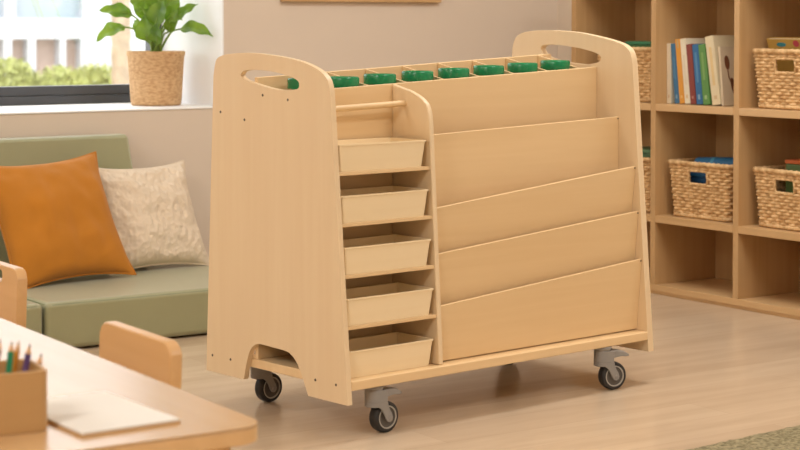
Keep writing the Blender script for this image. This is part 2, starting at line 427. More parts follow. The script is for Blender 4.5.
# trays: open tapered boxes with a thin rim and chamfered inside
TRAYS = SH + [None]
def tray_mesh():
    w0, w1, d0, d1, h, t = .1325, .139, .062, .069, .0665, .004
    mb = MB()
    def ring(w, d, z, r):
        return [mb.bm.verts.new((x, y, z)) for x, y in round_poly(-w, w, -d, d, r, 4)]
    rs = [ring(w0, d0, 0, .006), ring(w1, d1, h-.004, .007), ring(w1+.0022, d1+.0022, h-.004, .008), ring(w1+.0022, d1+.0022, h, .008),
          ring(w1-t+.001, d1-t+.001, h, .005), ring(w0-t, d0-t, .005, .004)]
    n = len(rs[0])
    for a, b in zip(rs, rs[1:]):
        for k in range(n): mb.bm.faces.new((a[k], a[(k+1) % n], b[(k+1) % n], b[k]))
    mb.bm.faces.new(rs[0][::-1]); mb.bm.faces.new(rs[-1])
    return mb
tl = ['open birch tray on the top shelf of the trolley tower', 'open birch tray on the second shelf down in the trolley tower',
      'open birch tray on the middle level of the trolley tower', 'open birch tray on the fourth level down in the trolley tower',
      'open birch tray standing on the trolley base board, lowest of five']
c_, s_ = math.cos(.1153), math.sin(.1153)
def TL(x, y, z): return (2.296+x*c_-y*s_, 3.594+x*s_+y*c_, z)
t0 = tray_mesh().build('tray', M['tray'], None, 0, 2, 30)
for i in range(5):
    z = SH[i]+.0092 if i < 4 else .1463
    o = t0 if i == 0 else t0.copy()
    if i: COL.objects.link(o)
    y = edge(z)-(.004 if i < 4 else -.006)+.0712
    o.location = TL(.0142+.1425+.0009*i, y, z); o.rotation_euler = (0, 0, .1153)
    tag(o, tl[i], 'tray', 'trays in the trolley tower')
# jars with green lids
jl = ['jar with green lid seen through the left handle slot of the trolley', 'green-lidded jar right behind the curved corner of the left side panel',
      'green-lidded jar directly above the tray tower of the trolley', 'green-lidded jar just right of the tray tower divider',
      'green-lidded jar in the middle of the row, fourth along from the left panel edge', 'green-lidded jar third from the right end of the row',
      'green-lidded jar second from the right end of the row', 'green-lidded jar nearest the tall right side panel of the trolley']
def make_jar():
    j = thing('jar', 'x', 'jar')
    mb = MB()
    mb.lathe([(0, 0), (.030, 0), (.034, .004), (.034, .132), (.031, .144), (.031, .146), (.029, .146), (.029, .143), (.032, .131), (.032, .006), (.029, .003), (0, .003)], (0, 0, 0), 32)
    mb.build('jar_body', M['jar'], j)
    mb = MB()
    mb.lathe([(.0325, .142), (.0415, .142), (.0425, .145), (.0425, .164), (.0412, .1672), (.0385, .1685), (.0350, .1675), (.0335, .1645), (0, .164)], (0, 0, 0), 40)
    mb.build('lid', M['green'], j)
    return j
j0 = make_jar()
for i in range(8):
    o = j0 if i == 0 else copy_tree(j0)
    X = .108 if i == 0 else .058+.1305*i+(.006 if i == 1 else 0)
    Y = .292 if i == 0 else .2425
    o.location = TL(X, Y, ztop(X)-.1445); o.rotation_euler = (0, 0, .3*i)
    tag(o, jl[i], 'jar', 'green-lidded jars along the trolley top')

# ------------------------------------------------------------------ bookcase with cubbies
bc = thing('bookcase', 'oak cubby bookcase holding baskets and books against the right wall', 'bookcase', (4.521, 5.419, 0))
# local: x depth into the case, y runs to -b
def bp(name, mat, x0, x1, b0, b1, z0, z1): return box_part(name, M[mat], bc, x0, x1, b0-5.419, b1-5.419, z0, z1, .0015)
divs = [(5.393, 5.419), (4.934, 4.960), (4.506, 4.532), (4.086, 4.112), (3.664, 3.690)]
for i, (a, b) in enumerate(divs):
    bp('side_panel' if i in (0, 4) else 'divider', 'oakZ', 0, .31, a, b, .0 if i in (0, 4) else .0361, 1.16)
for i in range(4):
    b0, b1 = divs[i+1][1]+.0001, divs[i][0]-.0001
    for z1 in (.2935, .708):
        bp('shelf', 'oakY', 0, .31, b0, b1, z1-.026, z1)
bp('bottom_board', 'oakY', .0, .31, 3.6901, 5.3929, .012, .036)
bp('plinth', 'oakY', .006, .03, 3.6901, 5.3929, 0, .0119)
bp('top_board', 'oakY', 0, .31, 3.664, 5.419, 1.1601, 1.186)
bp('back_panel', 'oakZ', .3101, .318, 3.664, 5.419, 0, 1.186)

# ------------------------------------------------------------------ woven baskets
def basket_proto(W0, Dp, H):
    b = thing('basket', 'x', 'basket')
    rows, st = 17, 44                                     # strands, stakes
    nz, ns = rows*4+1, st*4
    per = 2*(W0+Dp)
    def pos(u, v):
        z = v*H; taper = .89+.11*v
        w, d = W0*taper/2, Dp*taper/2; r = .02
        pts = [(w-r, -d), (w, -d+r), (w, d-r), (w-r, d), (-w+r, d), (-w, d-r), (-w, -d+r), (-w+r, -d)]
        # walk the rounded rectangle
        segs = []; 
        def arc(cx, cy, a0): segs.append(('a', cx, cy, a0, r*PI/2))
        def line(x0, y0, x1, y1): segs.append(('l', x0, y0, x1, y1, math.hypot(x1-x0, y1-y0)))
        line(-w+r, -d, w-r, -d); arc(w-r, -d+r, -PI/2); line(w, -d+r, w, d-r); arc(w-r, d-r, 0)
        line(w-r, d, -w+r, d); arc(-w+r, d-r, PI/2); line(-w, d-r, -w, -d+r); arc(-w+r, -d+r, PI)
        tot = sum(q[-1] for q in segs); s = (u % 1)*tot
        for q in segs:
            if s <= q[-1] or q is segs[-1]:
                f = min(1, s/q[-1])
                if q[0] == 'l':
                    x, y = q[1]+(q[3]-q[1])*f, q[2]+(q[4]-q[2])*f; dx, dy = q[3]-q[1], q[4]-q[2]; l = math.hypot(dx, dy); n = (dy/l, -dx/l)
                else:
                    a = q[3]+PI/2*f; n = (math.cos(a), math.sin(a)); x, y = q[1]+r*n[0], q[2]+r*n[1]
                break
            s -= q[-1]
        row = min(rows-1, int(v*rows-1e-6)); ph = v*rows-row
        bump = (.5+.5*math.cos(PI*(u*st+row)))*math.sqrt(max(0, math.sin(PI*ph)))*.0105 - .003
        bump += .0012*noise.noise((x*90, y*90, z*90))
        return (x+n[0]*bump, y+n[1]*bump, z)
    mb = MB()
    g = mb.grid(ns, nz, pos, True)
    # grip holes in the two long walls
    HX, HZ0, HZ1 = W0*.15, H*.635, H*.875
    kill = [f for f in mb.bm.faces if abs(f.calc_center_median().y) > Dp*.38 and abs(f.calc_center_median().x) < HX and HZ0 < f.calc_center_median().z < HZ1]
    bmesh.ops.delete(mb.bm, geom=kill, context='FACES')
    mb.build('woven_wall', M['basket'], b, 0, 2, 60, recalc=True, solid=.006)
    mb = MB(); mb.prism([round_poly(-W0*.445+.004, W0*.445-.004, -Dp*.445+.004, Dp*.445-.004, .02)], lambda u, v, t: (u, v, t), .002, .009)
    mb.build('basket_floor', M['basket'], b)
    def twist(pts, rad, name):
        mb = MB(); n = len(pts)
        mb.tube(pts, [rad*(1+.16*math.sin(i*1.9)) for i in range(n)], 8)
        mb.build(name, M['basket'], b, 0, 2, 80)
    def loop(w, d, z, r=.02):
        pp = round_poly(-w, w, -d, d, r, 4); out = []
        for i in range(len(pp)):
            p, q = pp[i], pp[(i+1) % len(pp)]; k = max(1, int(math.hypot(q[0]-p[0], q[1]-p[1])/.007))
            out += [(p[0]+(q[0]-p[0])*j/k, p[1]+(q[1]-p[1])*j/k, z) for j in range(k)]
        return out+[out[0]]
    twist(loop(W0/2, Dp/2, H), .0085, 'rim')
    twist(loop(W0*.445, Dp*.445, .0085), .0075, 'bottom_band')
    for s in (-1, 1):
        pp = round_poly(-HX, HX, HZ0, HZ1, .01, 4); out = []
        for i in range(len(pp)):
            p, q = pp[i], pp[(i+1) % len(pp)]; k = max(1, int(math.hypot(q[0]-p[0], q[1]-p[1])/.006))
            out += [(p[0]+(q[0]-p[0])*j/k, s*(Dp/2*(.89+.11*(p[1]+(q[1]-p[1])*j/k)/H)+.001), p[1]+(q[1]-p[1])*j/k) for j in range(k)]
        twist(out+[out[0]], .0045, 'grip')
    return b
BK = basket_proto(.310, .225, .200)
# (a centre, b centre, z, label)
bks = [(4.668, 4.748, .294, 'woven seagrass basket with a blue roll inside, in the middle row beside the trolley'),
       (4.668, 4.318, .294, 'woven seagrass basket with an orange box inside, in the middle row at the right edge'),
       (4.665, 4.320, .7085, 'woven seagrass basket with a picture book standing in it, top row right of the books'),
       (4.662, 5.150, .7085, 'woven seagrass basket half hidden behind the top of the trolley, left of the books'),
       (4.662, 5.150, .294, 'woven seagrass basket almost wholly hidden behind the trolley side panel')]
for i, (a, b, z, lb) in enumerate(bks):
    o = BK if i == 0 else copy_tree(BK)
    o.location = (a, b, z); o.rotation_euler = (0, 0, -PI/2+(.02, -.03, .0, .04, 0)[i])
    tag(o, lb, 'basket', 'woven baskets in the bookcase')

# contents of baskets
def roll(name, label, cat, c, d, length, r, mat, end=None, grp=None):
    o = thing(name, label, cat, c, 0, grp)
    d = Vector(d).normalized()
    q = d.to_track_quat('Z', 'Y'); o.rotation_mode = 'QUATERNION'; o.rotation_quaternion = q
    mb = MB(); mb.lathe([(0, 0), (r-.002, 0), (r, .003), (r, length-.003), (r-.002, length), (r*.55, length), (r*.5, length-.01), (0, length-.01)], (0, 0, 0), 24)
    mb.build('roll_body', mat, o)
    mb = MB(); mb.lathe([(r+.0003, length*.40), (r+.0012, length*.41), (r+.0012, length*.47), (r+.0003, length*.48)], (0, 0, 0), 24); mb.build('band', end or mat, o)
    return o
def block(name, label, cat, c, dims, rot, mat, lidmat=None):
    o = thing(name, label, cat, c, rot)
    x, y, z = dims
    mb = MB(); mb.box(-x/2, x/2, -y/2, y/2, 0, z); mb.build('box_body', mat, o, .004)
    mb = MB(); mb.box(-x/2-.002, x/2+.002, -y/2-.002, y/2+.002, z+.0002, z+.014); mb.build('box_lid', lidmat or mat, o, .003)
    return o
roll('fabric_roll', 'blue roll lying in the basket beside the trolley', 'roll', (4.62, 4.81, .484), (.12, -1, .05), .19, .030, colour((38, 100, 140)), colour((70, 140, 170)))
block('toy_box', 'dark blue box under the roll in the basket beside the trolley', 'box', (4.67, 4.75, .304), (.15, .20, .140), .04, colour((30, 78, 118)), colour((38, 92, 130)))
roll('fabric_roll', 'green roll behind the blue one in the middle basket', 'roll', (4.71, 4.80, .480), (.05, -1, 0), .17, .024, colour((92, 130, 60)), colour((180, 160, 50)))
block('toy_box', 'orange-lidded box poking out of the right middle basket', 'box', (4.69, 4.30, .304), (.10, .19, .212), .05, colour((92, 110, 58)), colour((206, 104, 48)))
block('toy_box', 'green box in the basket half hidden behind the trolley top', 'box', (4.66, 5.11, .7185), (.13, .15, .205), -.05, colour((70, 120, 70)), colour((60, 130, 90)))
roll('fabric_roll', 'yellow roll in the basket half hidden behind the trolley top', 'roll', (4.66, 5.045, .9245), (1, .1, .0), .06, .018, colour((196, 170, 60)), colour((60, 120, 160)))
block('toy_box', 'green box in the basket hidden behind the trolley side panel', 'box', (4.66, 5.12, .304), (.13, .17, .21), 0, colour((88, 120, 84)), colour((96, 132, 96)))

# ------------------------------------------------------------------ books
PAGES = plain('page_block', (232, 222, 200), .9, .04, 60)
def book(label, a, b, z, th, h, dp, lean, rgb, page=None, deco=(), grp='books standing in the top cubby', yaw=0):
    """spine faces -a; thickness along b; lean tips the top towards +b"""
    o = thing('book', label, 'book', (a, b, z+.0006), 0, grp)
    o.rotation_euler = (lean, 0, yaw)
    mat = colour(rgb, .55)
    c = .0025
    mb = MB()
    mb.box(0, dp, -th, c-th, 0, h); mb.box(0, dp, -c, 0, 0, h); mb.box(0, c, c-th, -c, 0, h)
    mb.build('cover', mat, o, .0008)
    mb = MB(); mb.box(c+.0002, dp-.004, c-th+.0002, -c-.0002, .003, h-.003); mb.build('page_block', PAGES, o)
    for (z0, z1, drgb) in deco:
        mb = MB(); mb.box(-.0007, 0, -th*.66, -th*.34, z0, z1); mb.build('spine_label', colour(tuple((p+q)//2 for p, q in zip(drgb, rgb)), .6), o)
    return o
BZ = .7085
W_ = (226, 214, 192)
books = [
 ('pale cream book at the left end of the row, beside the cubby wall', 4.931, 0.021, .222, (222, 208, 182), 0.01, [(.02, .032, (190, 150, 110))]),
 ('blue book second from the left, between the cream and the yellow book', 4.8877, 0.0235, .222, (62, 112, 148), 0.11, [(.018, .032, (206, 214, 214)), (.09, .17, (110, 150, 172))]),
 ('yellow-orange book between the first blue and the white book', 4.862, 0.0255, .238, (218, 152, 58), 0.115, [(.02, .03, (240, 220, 180)), (.205, .236, (170, 178, 182))]),
 ('white book between the yellow-orange and the maroon book', 4.834, 0.0275, .240, (228, 216, 190), 0.12, [(.02, .034, (200, 150, 90)), (.07, .18, (206, 190, 166))]),
 ('maroon book between the white book and the second blue one', 4.804, 0.0275, .220, (134, 62, 52), 0.12, [(.02, .03, (216, 190, 170))]),
 ('blue book between the maroon and the green book', 4.772, 0.0305, .220, (48, 104, 150), 0.125, [(.018, .036, (214, 220, 220)), (.08, .19, (120, 160, 190))]),
 ('green book leaning between the second blue book and the tall cream one', 4.739, 0.034, .220, (92, 140, 72), 0.13, [(.02, .034, (214, 220, 190)), (.09, .19, (150, 180, 110))]),
 ('tall cream book leaning right of the green book', 4.692, 0.041, .250, (220, 204, 168), 0.165, [(.02, .034, (190, 150, 100)), (.07, .21, (220, 180, 110))]),
]
for lb, b, th, h, rgb, lean, deco in books:
    book(lb, 4.575, b, BZ, th, h, .17, -lean, rgb, None, deco)
o = book('cream picture book with a brown plant on its cover, right end of the row', 4.580, 4.650, BZ, .010, .212, .16, -.10, (212, 192, 162), None, [])
mb = MB()
pts = []
def ell(cx, cz, rx, rz, rot=0, n=20):
    return [(cx+rx*math.cos(2*PI*k/n)*math.cos(rot)-rz*math.sin(2*PI*k/n)*math.sin(rot), cz+rx*math.cos(2*PI*k/n)*math.sin(rot)+rz*math.sin(2*PI*k/n)*math.cos(rot)) for k in range(n)]
mb.prism([ell(.030, .155, .012, .026, .1)], lambda u, v, t: (u, t, v), -.0108, -.0101)
mb.prism([ell(.058, .062, .012, .040, .3)], lambda u, v, t: (u, t, v), -.0108, -.0101)
mb.tube([(.030, -.0104, .14), (.034, -.0104, .105), (.045, -.0104, .08), (.060, -.0104, .05)], .0024, 6)
mb.build('cover_picture', colour((112, 66, 40), .6), o)
# picture book standing in the top right basket
pb = thing('book', 'yellow-green picture book sticking up from the top right basket', 'book', (4.712, 4.478, .7195), 0)
pb.rotation_euler = (0, -.36, 0)
mb = MB(); mb.box(0, .003, -.19, 0, 0, .246); mb.box(.015, .018, -.19, 0, 0, .246); mb.box(.003, .015, -.003, 0, 0, .246); mb.build('cover', colour((196, 158, 78), .55), pb, .0008)
mb = MB(); mb.box(.0032, .0148, -.185, -.0032, .003, .243); mb.build('page_block', PAGES, pb)
mb = MB(); mb.prism([ell(-.065, .226, .022, .008)], lambda u, v, t: (t, u, v), -.0008, 0); mb.build('cover_picture', colour((60, 140, 150), .6), pb)
mb = MB(); mb.prism([ell(-.135, .230, .014, .012)], lambda u, v, t: (t, u, v), -.0008, 0); mb.build('cover_picture', colour((190, 70, 80), .6), pb)

# ------------------------------------------------------------------ sofa and cushions
sofa = thing('sofa', 'low sage green upholstered sofa under the window', 'sofa', (2.2, 5.4, 0))
def soft_box(name, x0, x1, y0, y1, z0, z1, r, mat, rotx=0):
    mb = MB(); mb.box(x0, x1, y0, y1, z0, z1)
    o = mb.build(name, mat, sofa, r, 5)
    return o
SB = .153
for x0, x1 in ((-.86, -.034), (-.026, .92)):
    s = soft_box('seat_cushion', x0, x1, -.318, .29, .006, SB, .018, M['sage'])
    mb = MB(); pp = round_poly(x0+.006, x1-.006, -.312, .284, .018, 4)
    mb.tube([(p[0], p[1], SB-.0085) for p in pp+[pp[0]]], .0035, 6); 
    mb.tube([(p[0]-.0, p[1], .018) for p in pp+[pp[0]]], .003, 6); mb.build('piping', M['sage_dark'], s)
mb = MB()
prof = [(.325, .006), (.305, .14), (.375, .60), (.388, .612), (.45, .612), (.462, .60), (.475, .006)]
mb.prism([prof], lambda u, v, t: (t, u, v), -.86, .585)
# slant the free end as upholstered wedge
for v in mb.bm.verts:
    if v.co.x > 0: v.co.x += (.61-v.co.z)*.10
bk_ = mb.build('backrest', M['sage'], sofa, .016, 4)

def pillow(name, label, size, thick, mat, loc, lean, yaw, seed, fuzz=0, n=46, pinch=.12, roll=0):
    o = thing(name, label, 'cushion', loc)
    o.rotation_euler = (-lean, 0, yaw)
    mb = MB(); rnd = random.Random(seed); off = rnd.random()*50
    H = size/2
    def pos(u, v, s):
        x, y = 2*u-1, 2*v-1
        # corners stay pointed, edges draw in
        k = 1-pinch*(1-abs(x)**2.2)*(abs(y)**3); k2 = 1-pinch*(1-abs(y)**2.2)*(abs(x)**3)
        px, py = x*H*k2, y*H*k
        px, py = px*math.cos(roll)-(py+H)*math.sin(roll), px*math.sin(roll)+(py+H)*math.cos(roll)-H
        t = thick/2*((1-abs(x)**2.6)*(1-abs(y)**2.6))**.55
        w = noise.noise((x*2.2+off, y*2.2, s*3))*.012 + noise.noise((x*5+off, y*4, 7+s))*.006
        e = min(1-abs(x), 1-abs(y))
        t = t+w*min(1, e*4)
        if fuzz: t += fuzz*min(1, e*8)*(noise.noise((px*62+off, py*40, s*9))+.5*noise.noise((px*120, py*100+off, s)))
        return (px, s*t, py+H)
    for s in (-1, 1):
        mb.grid(n, n, lambda u, v: pos(u, v, s))
    bmesh.ops.remove_doubles(mb.bm, verts=mb.bm.verts, dist=.0004)
    body = mb.build('cushion_cover', mat, o, 0, 2, 70)
    mb = MB(); per = []
    for i in range(40): per.append(pos(i/40, 0, 1))
    for i in range(40): per.append(pos(1, i/40, 1))
    for i in range(40): per.append(pos(1-i/40, 1, 1))
    for i in range(41): per.append(pos(0, 1-i/40, 1))
    mb.tube(per, .0035, 6); mb.build('seam', mat, o)
    return o
pillow('throw_cushion', 'mustard yellow square cushion leaning on the sage sofa', .458, .16, M['mustard'], (2.425, 5.42, .152), .50, .10, 3, roll=.05)
pillow('throw_cushion', 'cream textured cushion on the sofa, between the mustard one and the trolley',   .405, .15, M['cream'], (2.80, 5.55, .152), .48, .06, 9, .0055, 130)

# ------------------------------------------------------------------ plant on the sill
PX, PY, PZ = 3.075, 6.135, .6955
pot = thing('potted_plant', 'leafy green potted plant in a cork-look pot on the white window sill', 'plant', (PX, PY, PZ))
mb = MB()
mb.lathe([(0, 0), (.088, 0), (.094, .004), (.0965, .02), (.107, .185), (.1105, .19), (.1110, .202), (.1085, .205), (.103, .204), (.101, .180), (.098, .165), (0, .165)], (0, 0, 0), 48)
mb.build('pot', M['pot'], pot, 0, 2, 50)
mb = MB(); mb.grid(24, 6, lambda u, v: (.1*v*math.cos(2*PI*u), .1*v*math.sin(2*PI*u), .182+.006*noise.noise((u*9, v*7, 1))), True)
mb.build('soil', M['soil'], pot, 0, 2, 80)
RT_, FW = Vector((.8253, -.5646, 0)), Vector((.5646, .8253, 0))
lf, stm = MB(), MB()
def leaf(bx, by, tx, ty, wd, dep0, dep1, roll=0, sag=.1):
    S = 1/264
    b = RT_*((bx-156)*S)+FW*dep0+Vector((0, 0, .205+(53-by)*S)); t = RT_*((tx-156)*S)+FW*dep1+Vector((0, 0, .205+(53-ty)*S))
    ax = t-b; ln = ax.length; ax.normalize()
    up = Vector((0, 0, 1)) - FW*.9
    sd = ax.cross(up).normalized(); nm = sd.cross(ax).normalized()
    sd, nm = sd*math.cos(roll)+nm*math.sin(roll), nm*math.cos(roll)-sd*math.sin(roll)
    w = wd*S/2
    def f(u, v):
        s = 2*v-1; wid = w*(math.sin(PI*min(1, u**.72*1.0))**.8 if 0 < u < 1 else 0)+.0006
        wid *= 1-.12*u
        c = b+ax*ln*u+nm*(sag*ln*math.sin(PI*u)*.8)
        wav = .006*math.sin(u*14+s*2)*abs(s)
        return tuple(c+sd*wid*s+nm*(abs(s)*wid*.35+wav))
    lf.grid(14, 7, f)
    root = Vector(((random.random()-.5)*.05, (random.random()-.5)*.05, .180))
    mid = root.lerp(b, .55)+Vector((0, 0, .03))
    stm.tube(smooth_path([tuple(root), tuple(mid), tuple(b), tuple(b+ax*ln*.3+nm*(sag*ln*.62))], 5), [.0042]*6+[.0032]*6+[.0022]*4, 7)
for a in [
    (133, 17, 101, 12, 17, -.02, -.03, .3, .12), (127, 29, 100, 43, 16, -.05, -.08, .2, .22), (181, 31, 215, 39, 15, -.03, -.04, -.2, .28),
    (176, 20, 198, 6, 11, .02, .02, -.3, .15), (158, 28, 166, 2, 22, -.08, -.06, .1, .1), (150, 44, 149, 17, 21, -.05, -.09, .4, .1),
    (146, 22, 137, -8, 18, .03, .05, .3, .1), (166, 24, 176, -6, 18, .05, .06, -.3, .1), (157, 20, 156, -24, 20, .04, .05, 0, .08),
    (170, 34, 181, 12, 13, -.06, -.08, -.5, .15), (143, 38, 131, 22, 13, .06, .09, .4, .15), (160, 46, 162, 24, 15, -.08, -.11, .2, .1),
    (150, 10, 128, -14, 16, 0, -.02, .3, .15), (168, 8, 190, -14, 16, -.02, 0, -.3, .15), (160, 2, 164, -32, 18, -.02, -.02, 0, .1), (152, 30, 158, 8, 17, .08, .08, .2, .1),
    (145, 12, 134, 2, 15, -.06, -.08, .4, .15), (172, 22, 186, 22, 12, -.08, -.1, -.3, .25), (148, 2, 142, -26, 18, .06, .06, .2, .1)]: leaf(*a)
lf.build('foliage', M['leaf'], pot, 0, 2, 80)
stm.build('stems', M['stem'], pot, 0, 2, 80)

# ------------------------------------------------------------------ picture on the wall
pf = thing('picture_frame', 'wooden picture frame hanging on the beige wall', 'picture', (3.482, 5.9, 1.089))
mb = MB(); w, h, t, d = .741, .56, .022, .024
mb.box(0, w, -d, 0, 0, t); mb.box(0, w, -d, 0, h-t, h); mb.box(0, t, -d, 0, t, h-t); mb.box(w-t, w, -d, 0, t, h-t)
mb.build('frame', M['oakY'], pf, .002)
mb = MB(); mb.box(t, w-t, -.012, -.004, t, h-t); mb.build('picture', M['paper'], pf)

# ------------------------------------------------------------------ table, pencils, paper
TZ = .45
tab = thing('table', 'low light birch children table with rounded corner in the foreground', 'table', (1.235, 2.125, 0), -.035)
mb = MB(); mb.prism([round_poly(-.86, 0, 0, 1.55, .045, 8)], lambda u, v, t: (u, v, t), TZ-.0035, TZ); mb.build('table_top', M['table'], tab, .001)
mb = MB(); mb.prism([round_poly(-.86, 0, 0, 1.55, .045, 8)], lambda u, v, t: (u, v, t), TZ-.025, TZ-.0036); mb.build('table_edge', M['table_edge'], tab, .002)
mb = MB()
mb.box(-.80, -.06, .06, .078, TZ-.085, TZ-.0252); mb.box(-.80, -.06, 1.472, 1.49, TZ-.085, TZ-.0252)
mb.box(-.80, -.782, .078, 1.472, TZ-.085, TZ-.0252); mb.box(-.078, -.06, .078, 1.472, TZ-.085, TZ-.0252)
mb.build('apron', M['table_edge'], tab, .002)
for x, y in ((-.055, .055), (-.805, .055), (-.055, 1.495), (-.805, 1.495)):
    mb = MB(); mb.tube([(x, y, 0), (x, y, TZ-.0254)], [.016, .022], 20); mb.build('leg', M['table_edge'], tab, .002)
pad = thing('drawing_pad', 'blank white drawing pad lying on the table', 'pad', (.990, 2.198, TZ), .02)
mb = MB(); mb.box(0, .148, 0, .232, 0.0002, .0028); mb.build('backing_card', M['card'], pad)
mb = MB(); mb.box(0.0003, .1477, .0003, .2317, .003, .0058); mb.build('sheets', M['paper'], pad)
cup = thing('pencil_holder', 'pale wooden box holder full of coloured pencils on the table', 'holder', (.895, 2.318, TZ), -.13)
mb = MB()
o_, i_ = round_poly(-.082, .082, -.05, .05, .014, 6), round_poly(-.077, .077, -.045, .045, .010, 6)
n = len(o_); r0 = [mb.bm.verts.new((x, y, .0003)) for x, y in o_]; r1 = [mb.bm.verts.new((x, y, .083)) for x, y in o_]
r2 = [mb.bm.verts.new((x, y, .083)) for x, y in i_]; r3 = [mb.bm.verts.new((x, y, .006)) for x, y in i_]
for a, b in ((r0, r1), (r1, r2), (r2, r3)):
    for k in range(n): mb.bm.faces.new((a[k], a[(k+1) % n], b[(k+1) % n], b[k]))
mb.bm.faces.new(r0[::-1]); mb.bm.faces.new(r3); mb.build('holder_box', M['cup'], cup, .0012)
def pencil(label, rgb, base, tip):
    base, tip = Vector(base), Vector(tip); ln = (tip-base).length
    o = thing('pencil', label, 'pencil', base, 0, 'coloured pencils in the wooden holder')
    o.rotation_mode = 'QUATERNION'; o.rotation_quaternion = (tip-base).to_track_quat('Z', 'Y')
    R = .0046
    mb = MB(); mb.lathe([(0, 0), (R, 0), (R, ln-.015), (R*.98, ln-.0148), (0, ln-.0148)], (0, 0, 0), 6); mb.build('barrel', colour(rgb, .35), o)
    mb = MB(); mb.lathe([(0, ln-.0147), (R*.96, ln-.0147), (.0016, ln-.005), (0, ln-.005)], (0, 0, 0), 12); mb.build('sharpened_cone', M['pencil_wood'], o)
    mb = MB(); mb.lathe([(0, ln-.0049), (.0016, ln-.0049), (.0003, ln), (0, ln)], (0, 0, 0), 8); mb.build('lead', colour(tuple(int(c*.6) for c in rgb), .5), o)
# tips measured about the middle of the box
PEN = [('brown pencil in the holder, leftmost of those in view', (150, 84, 50), (.905, 2.325), (.926, 2.322, .571)),
       ('green pencil in the holder, right of the brown one', (22, 122, 84), (.926, 2.312), (.941, 2.318, .567)),
       ('orange-yellow pencil in the middle of the holder', (214, 142, 38), (.938, 2.336), (.955, 2.328, .564)),
       ('purple pencil in the holder, right of the orange-yellow one', (78, 50, 100), (.945, 2.314), (.969, 2.322, .560)),
       ('dark blue pencil, shortest and rightmost in the holder', (40, 54, 92), (.955, 2.306), (.985, 2.320, .545))]
for lb, rgb, b, t in PEN: pencil(lb, rgb, (b[0], b[1], TZ+.0075), t)

# ------------------------------------------------------------------ chairs
def chair(label, loc, rz, hole):
    c = thing('chair', label, 'chair', loc, rz, None)
    # local: +x is the back of the chair, seat towards -x ; width along y
    W, HT = .148, .463
    out = [(-W, .325)] + [( -W, .44)] + [(-W+.03*(1-math.cos(a)), HT-.03+.03*math.sin(a)) for a in (PI/8, PI/4, 3*PI/8, PI/2)] + \
          [(W-.03*(1-math.cos(a)), HT-.03+.03*math.sin(a)) for a in (PI/2, 3*PI/8, PI/4, PI/8)] + [(W, .44), (W, .325)]
    loops = [out]
    if hole: loops.append(round_poly(-.055, .055, .425, .452, .013, 5))
    mb = MB(); mb.prism(loops, lambda u, v, t: (t+.06*(v-.325)*.6, u, v), 0, .024)
    mb.build('backrest', M['chairw'], c, .005, 3)
    mb = MB(); mb.prism([round_poly(-.30, -.005, -.145, .145, .04, 6)], lambda u, v, t: (u, v, t), .235, .257); mb.build('seat', M['chairw'], c, .004)
    for s in (-1, 1):
        mb = MB(); mb.tube([(.02, s*.125, 0), (.008, s*.125, .24), (.0118, s*.125, .36)], [.013, .015, .011], 14); mb.build('leg', M['chairw'], c)
        mb = MB(); mb.tube([(-.285, s*.115, 0), (-.262, s*.115, .2348)], [.013, .016], 14); mb.build('leg', M['chairw'], c)
    return c
chair('small beech chair with a solid backrest, tucked behind the table beside the pad', (1.375, 2.845, 0), -.02, False)
chair('small beech chair with a grip slot in its backrest, at the left picture edge', (1.515, 3.85, 0), -.02, True)

# ------------------------------------------------------------------ rug
mb = MB()
def rugp(u, v):
    a = 1.9+u*2.3; b = 1.2+v*1.882+(a-3.312)*.08
    e = min(u, 1-u)*2.3, min(v, 1-v)*1.86
    k = min(1, min(e)/.012)
    z = .003+k*(.011+.0035*noise.noise((a*95, b*95, 0))+.002*noise.noise((a*30, b*30, 4)))
    return (a, b+.003*noise.noise((a*20, v, 3)), z)
mb.grid(240, 200, rugp)
rug_m = new_mat('rug_pile')
nt = rug_m[1]; N, L = nt.nodes, nt.links
tc = N.new('ShaderNodeTexCoord'); no = N.new('ShaderNodeTexNoise'); no.inputs['Scale'].default_value = 90; no.inputs['Detail'].default_value = 5
L.new(tc.outputs['Object'], no.inputs['Vector']); r = N.new('ShaderNodeValToRGB')
r.color_ramp.elements[0].position = .35; r.color_ramp.elements[0].color = lin(112, 102, 72); r.color_ramp.elements[1].position = .65; r.color_ramp.elements[1].color = lin(162, 150, 116)
L.new(no.outputs['Fac'], r.inputs[0]); L.new(r.outputs[0], rug_m[2].inputs['Base Color']); rug_m[2].inputs['Roughness'].default_value = 1
bp_ = N.new('ShaderNodeBump'); bp_.inputs['Strength'].default_value = .6; bp_.inputs['Distance'].default_value = .01
L.new(no.outputs['Fac'], bp_.inputs['Height']); L.new(bp_.outputs[0], rug_m[2].inputs['Normal'])
tag(mb.build('rug', rug_m[0], None, 0, 2, 80, solid=.0), 'olive beige pile rug on the floor in the right foreground', 'rug')

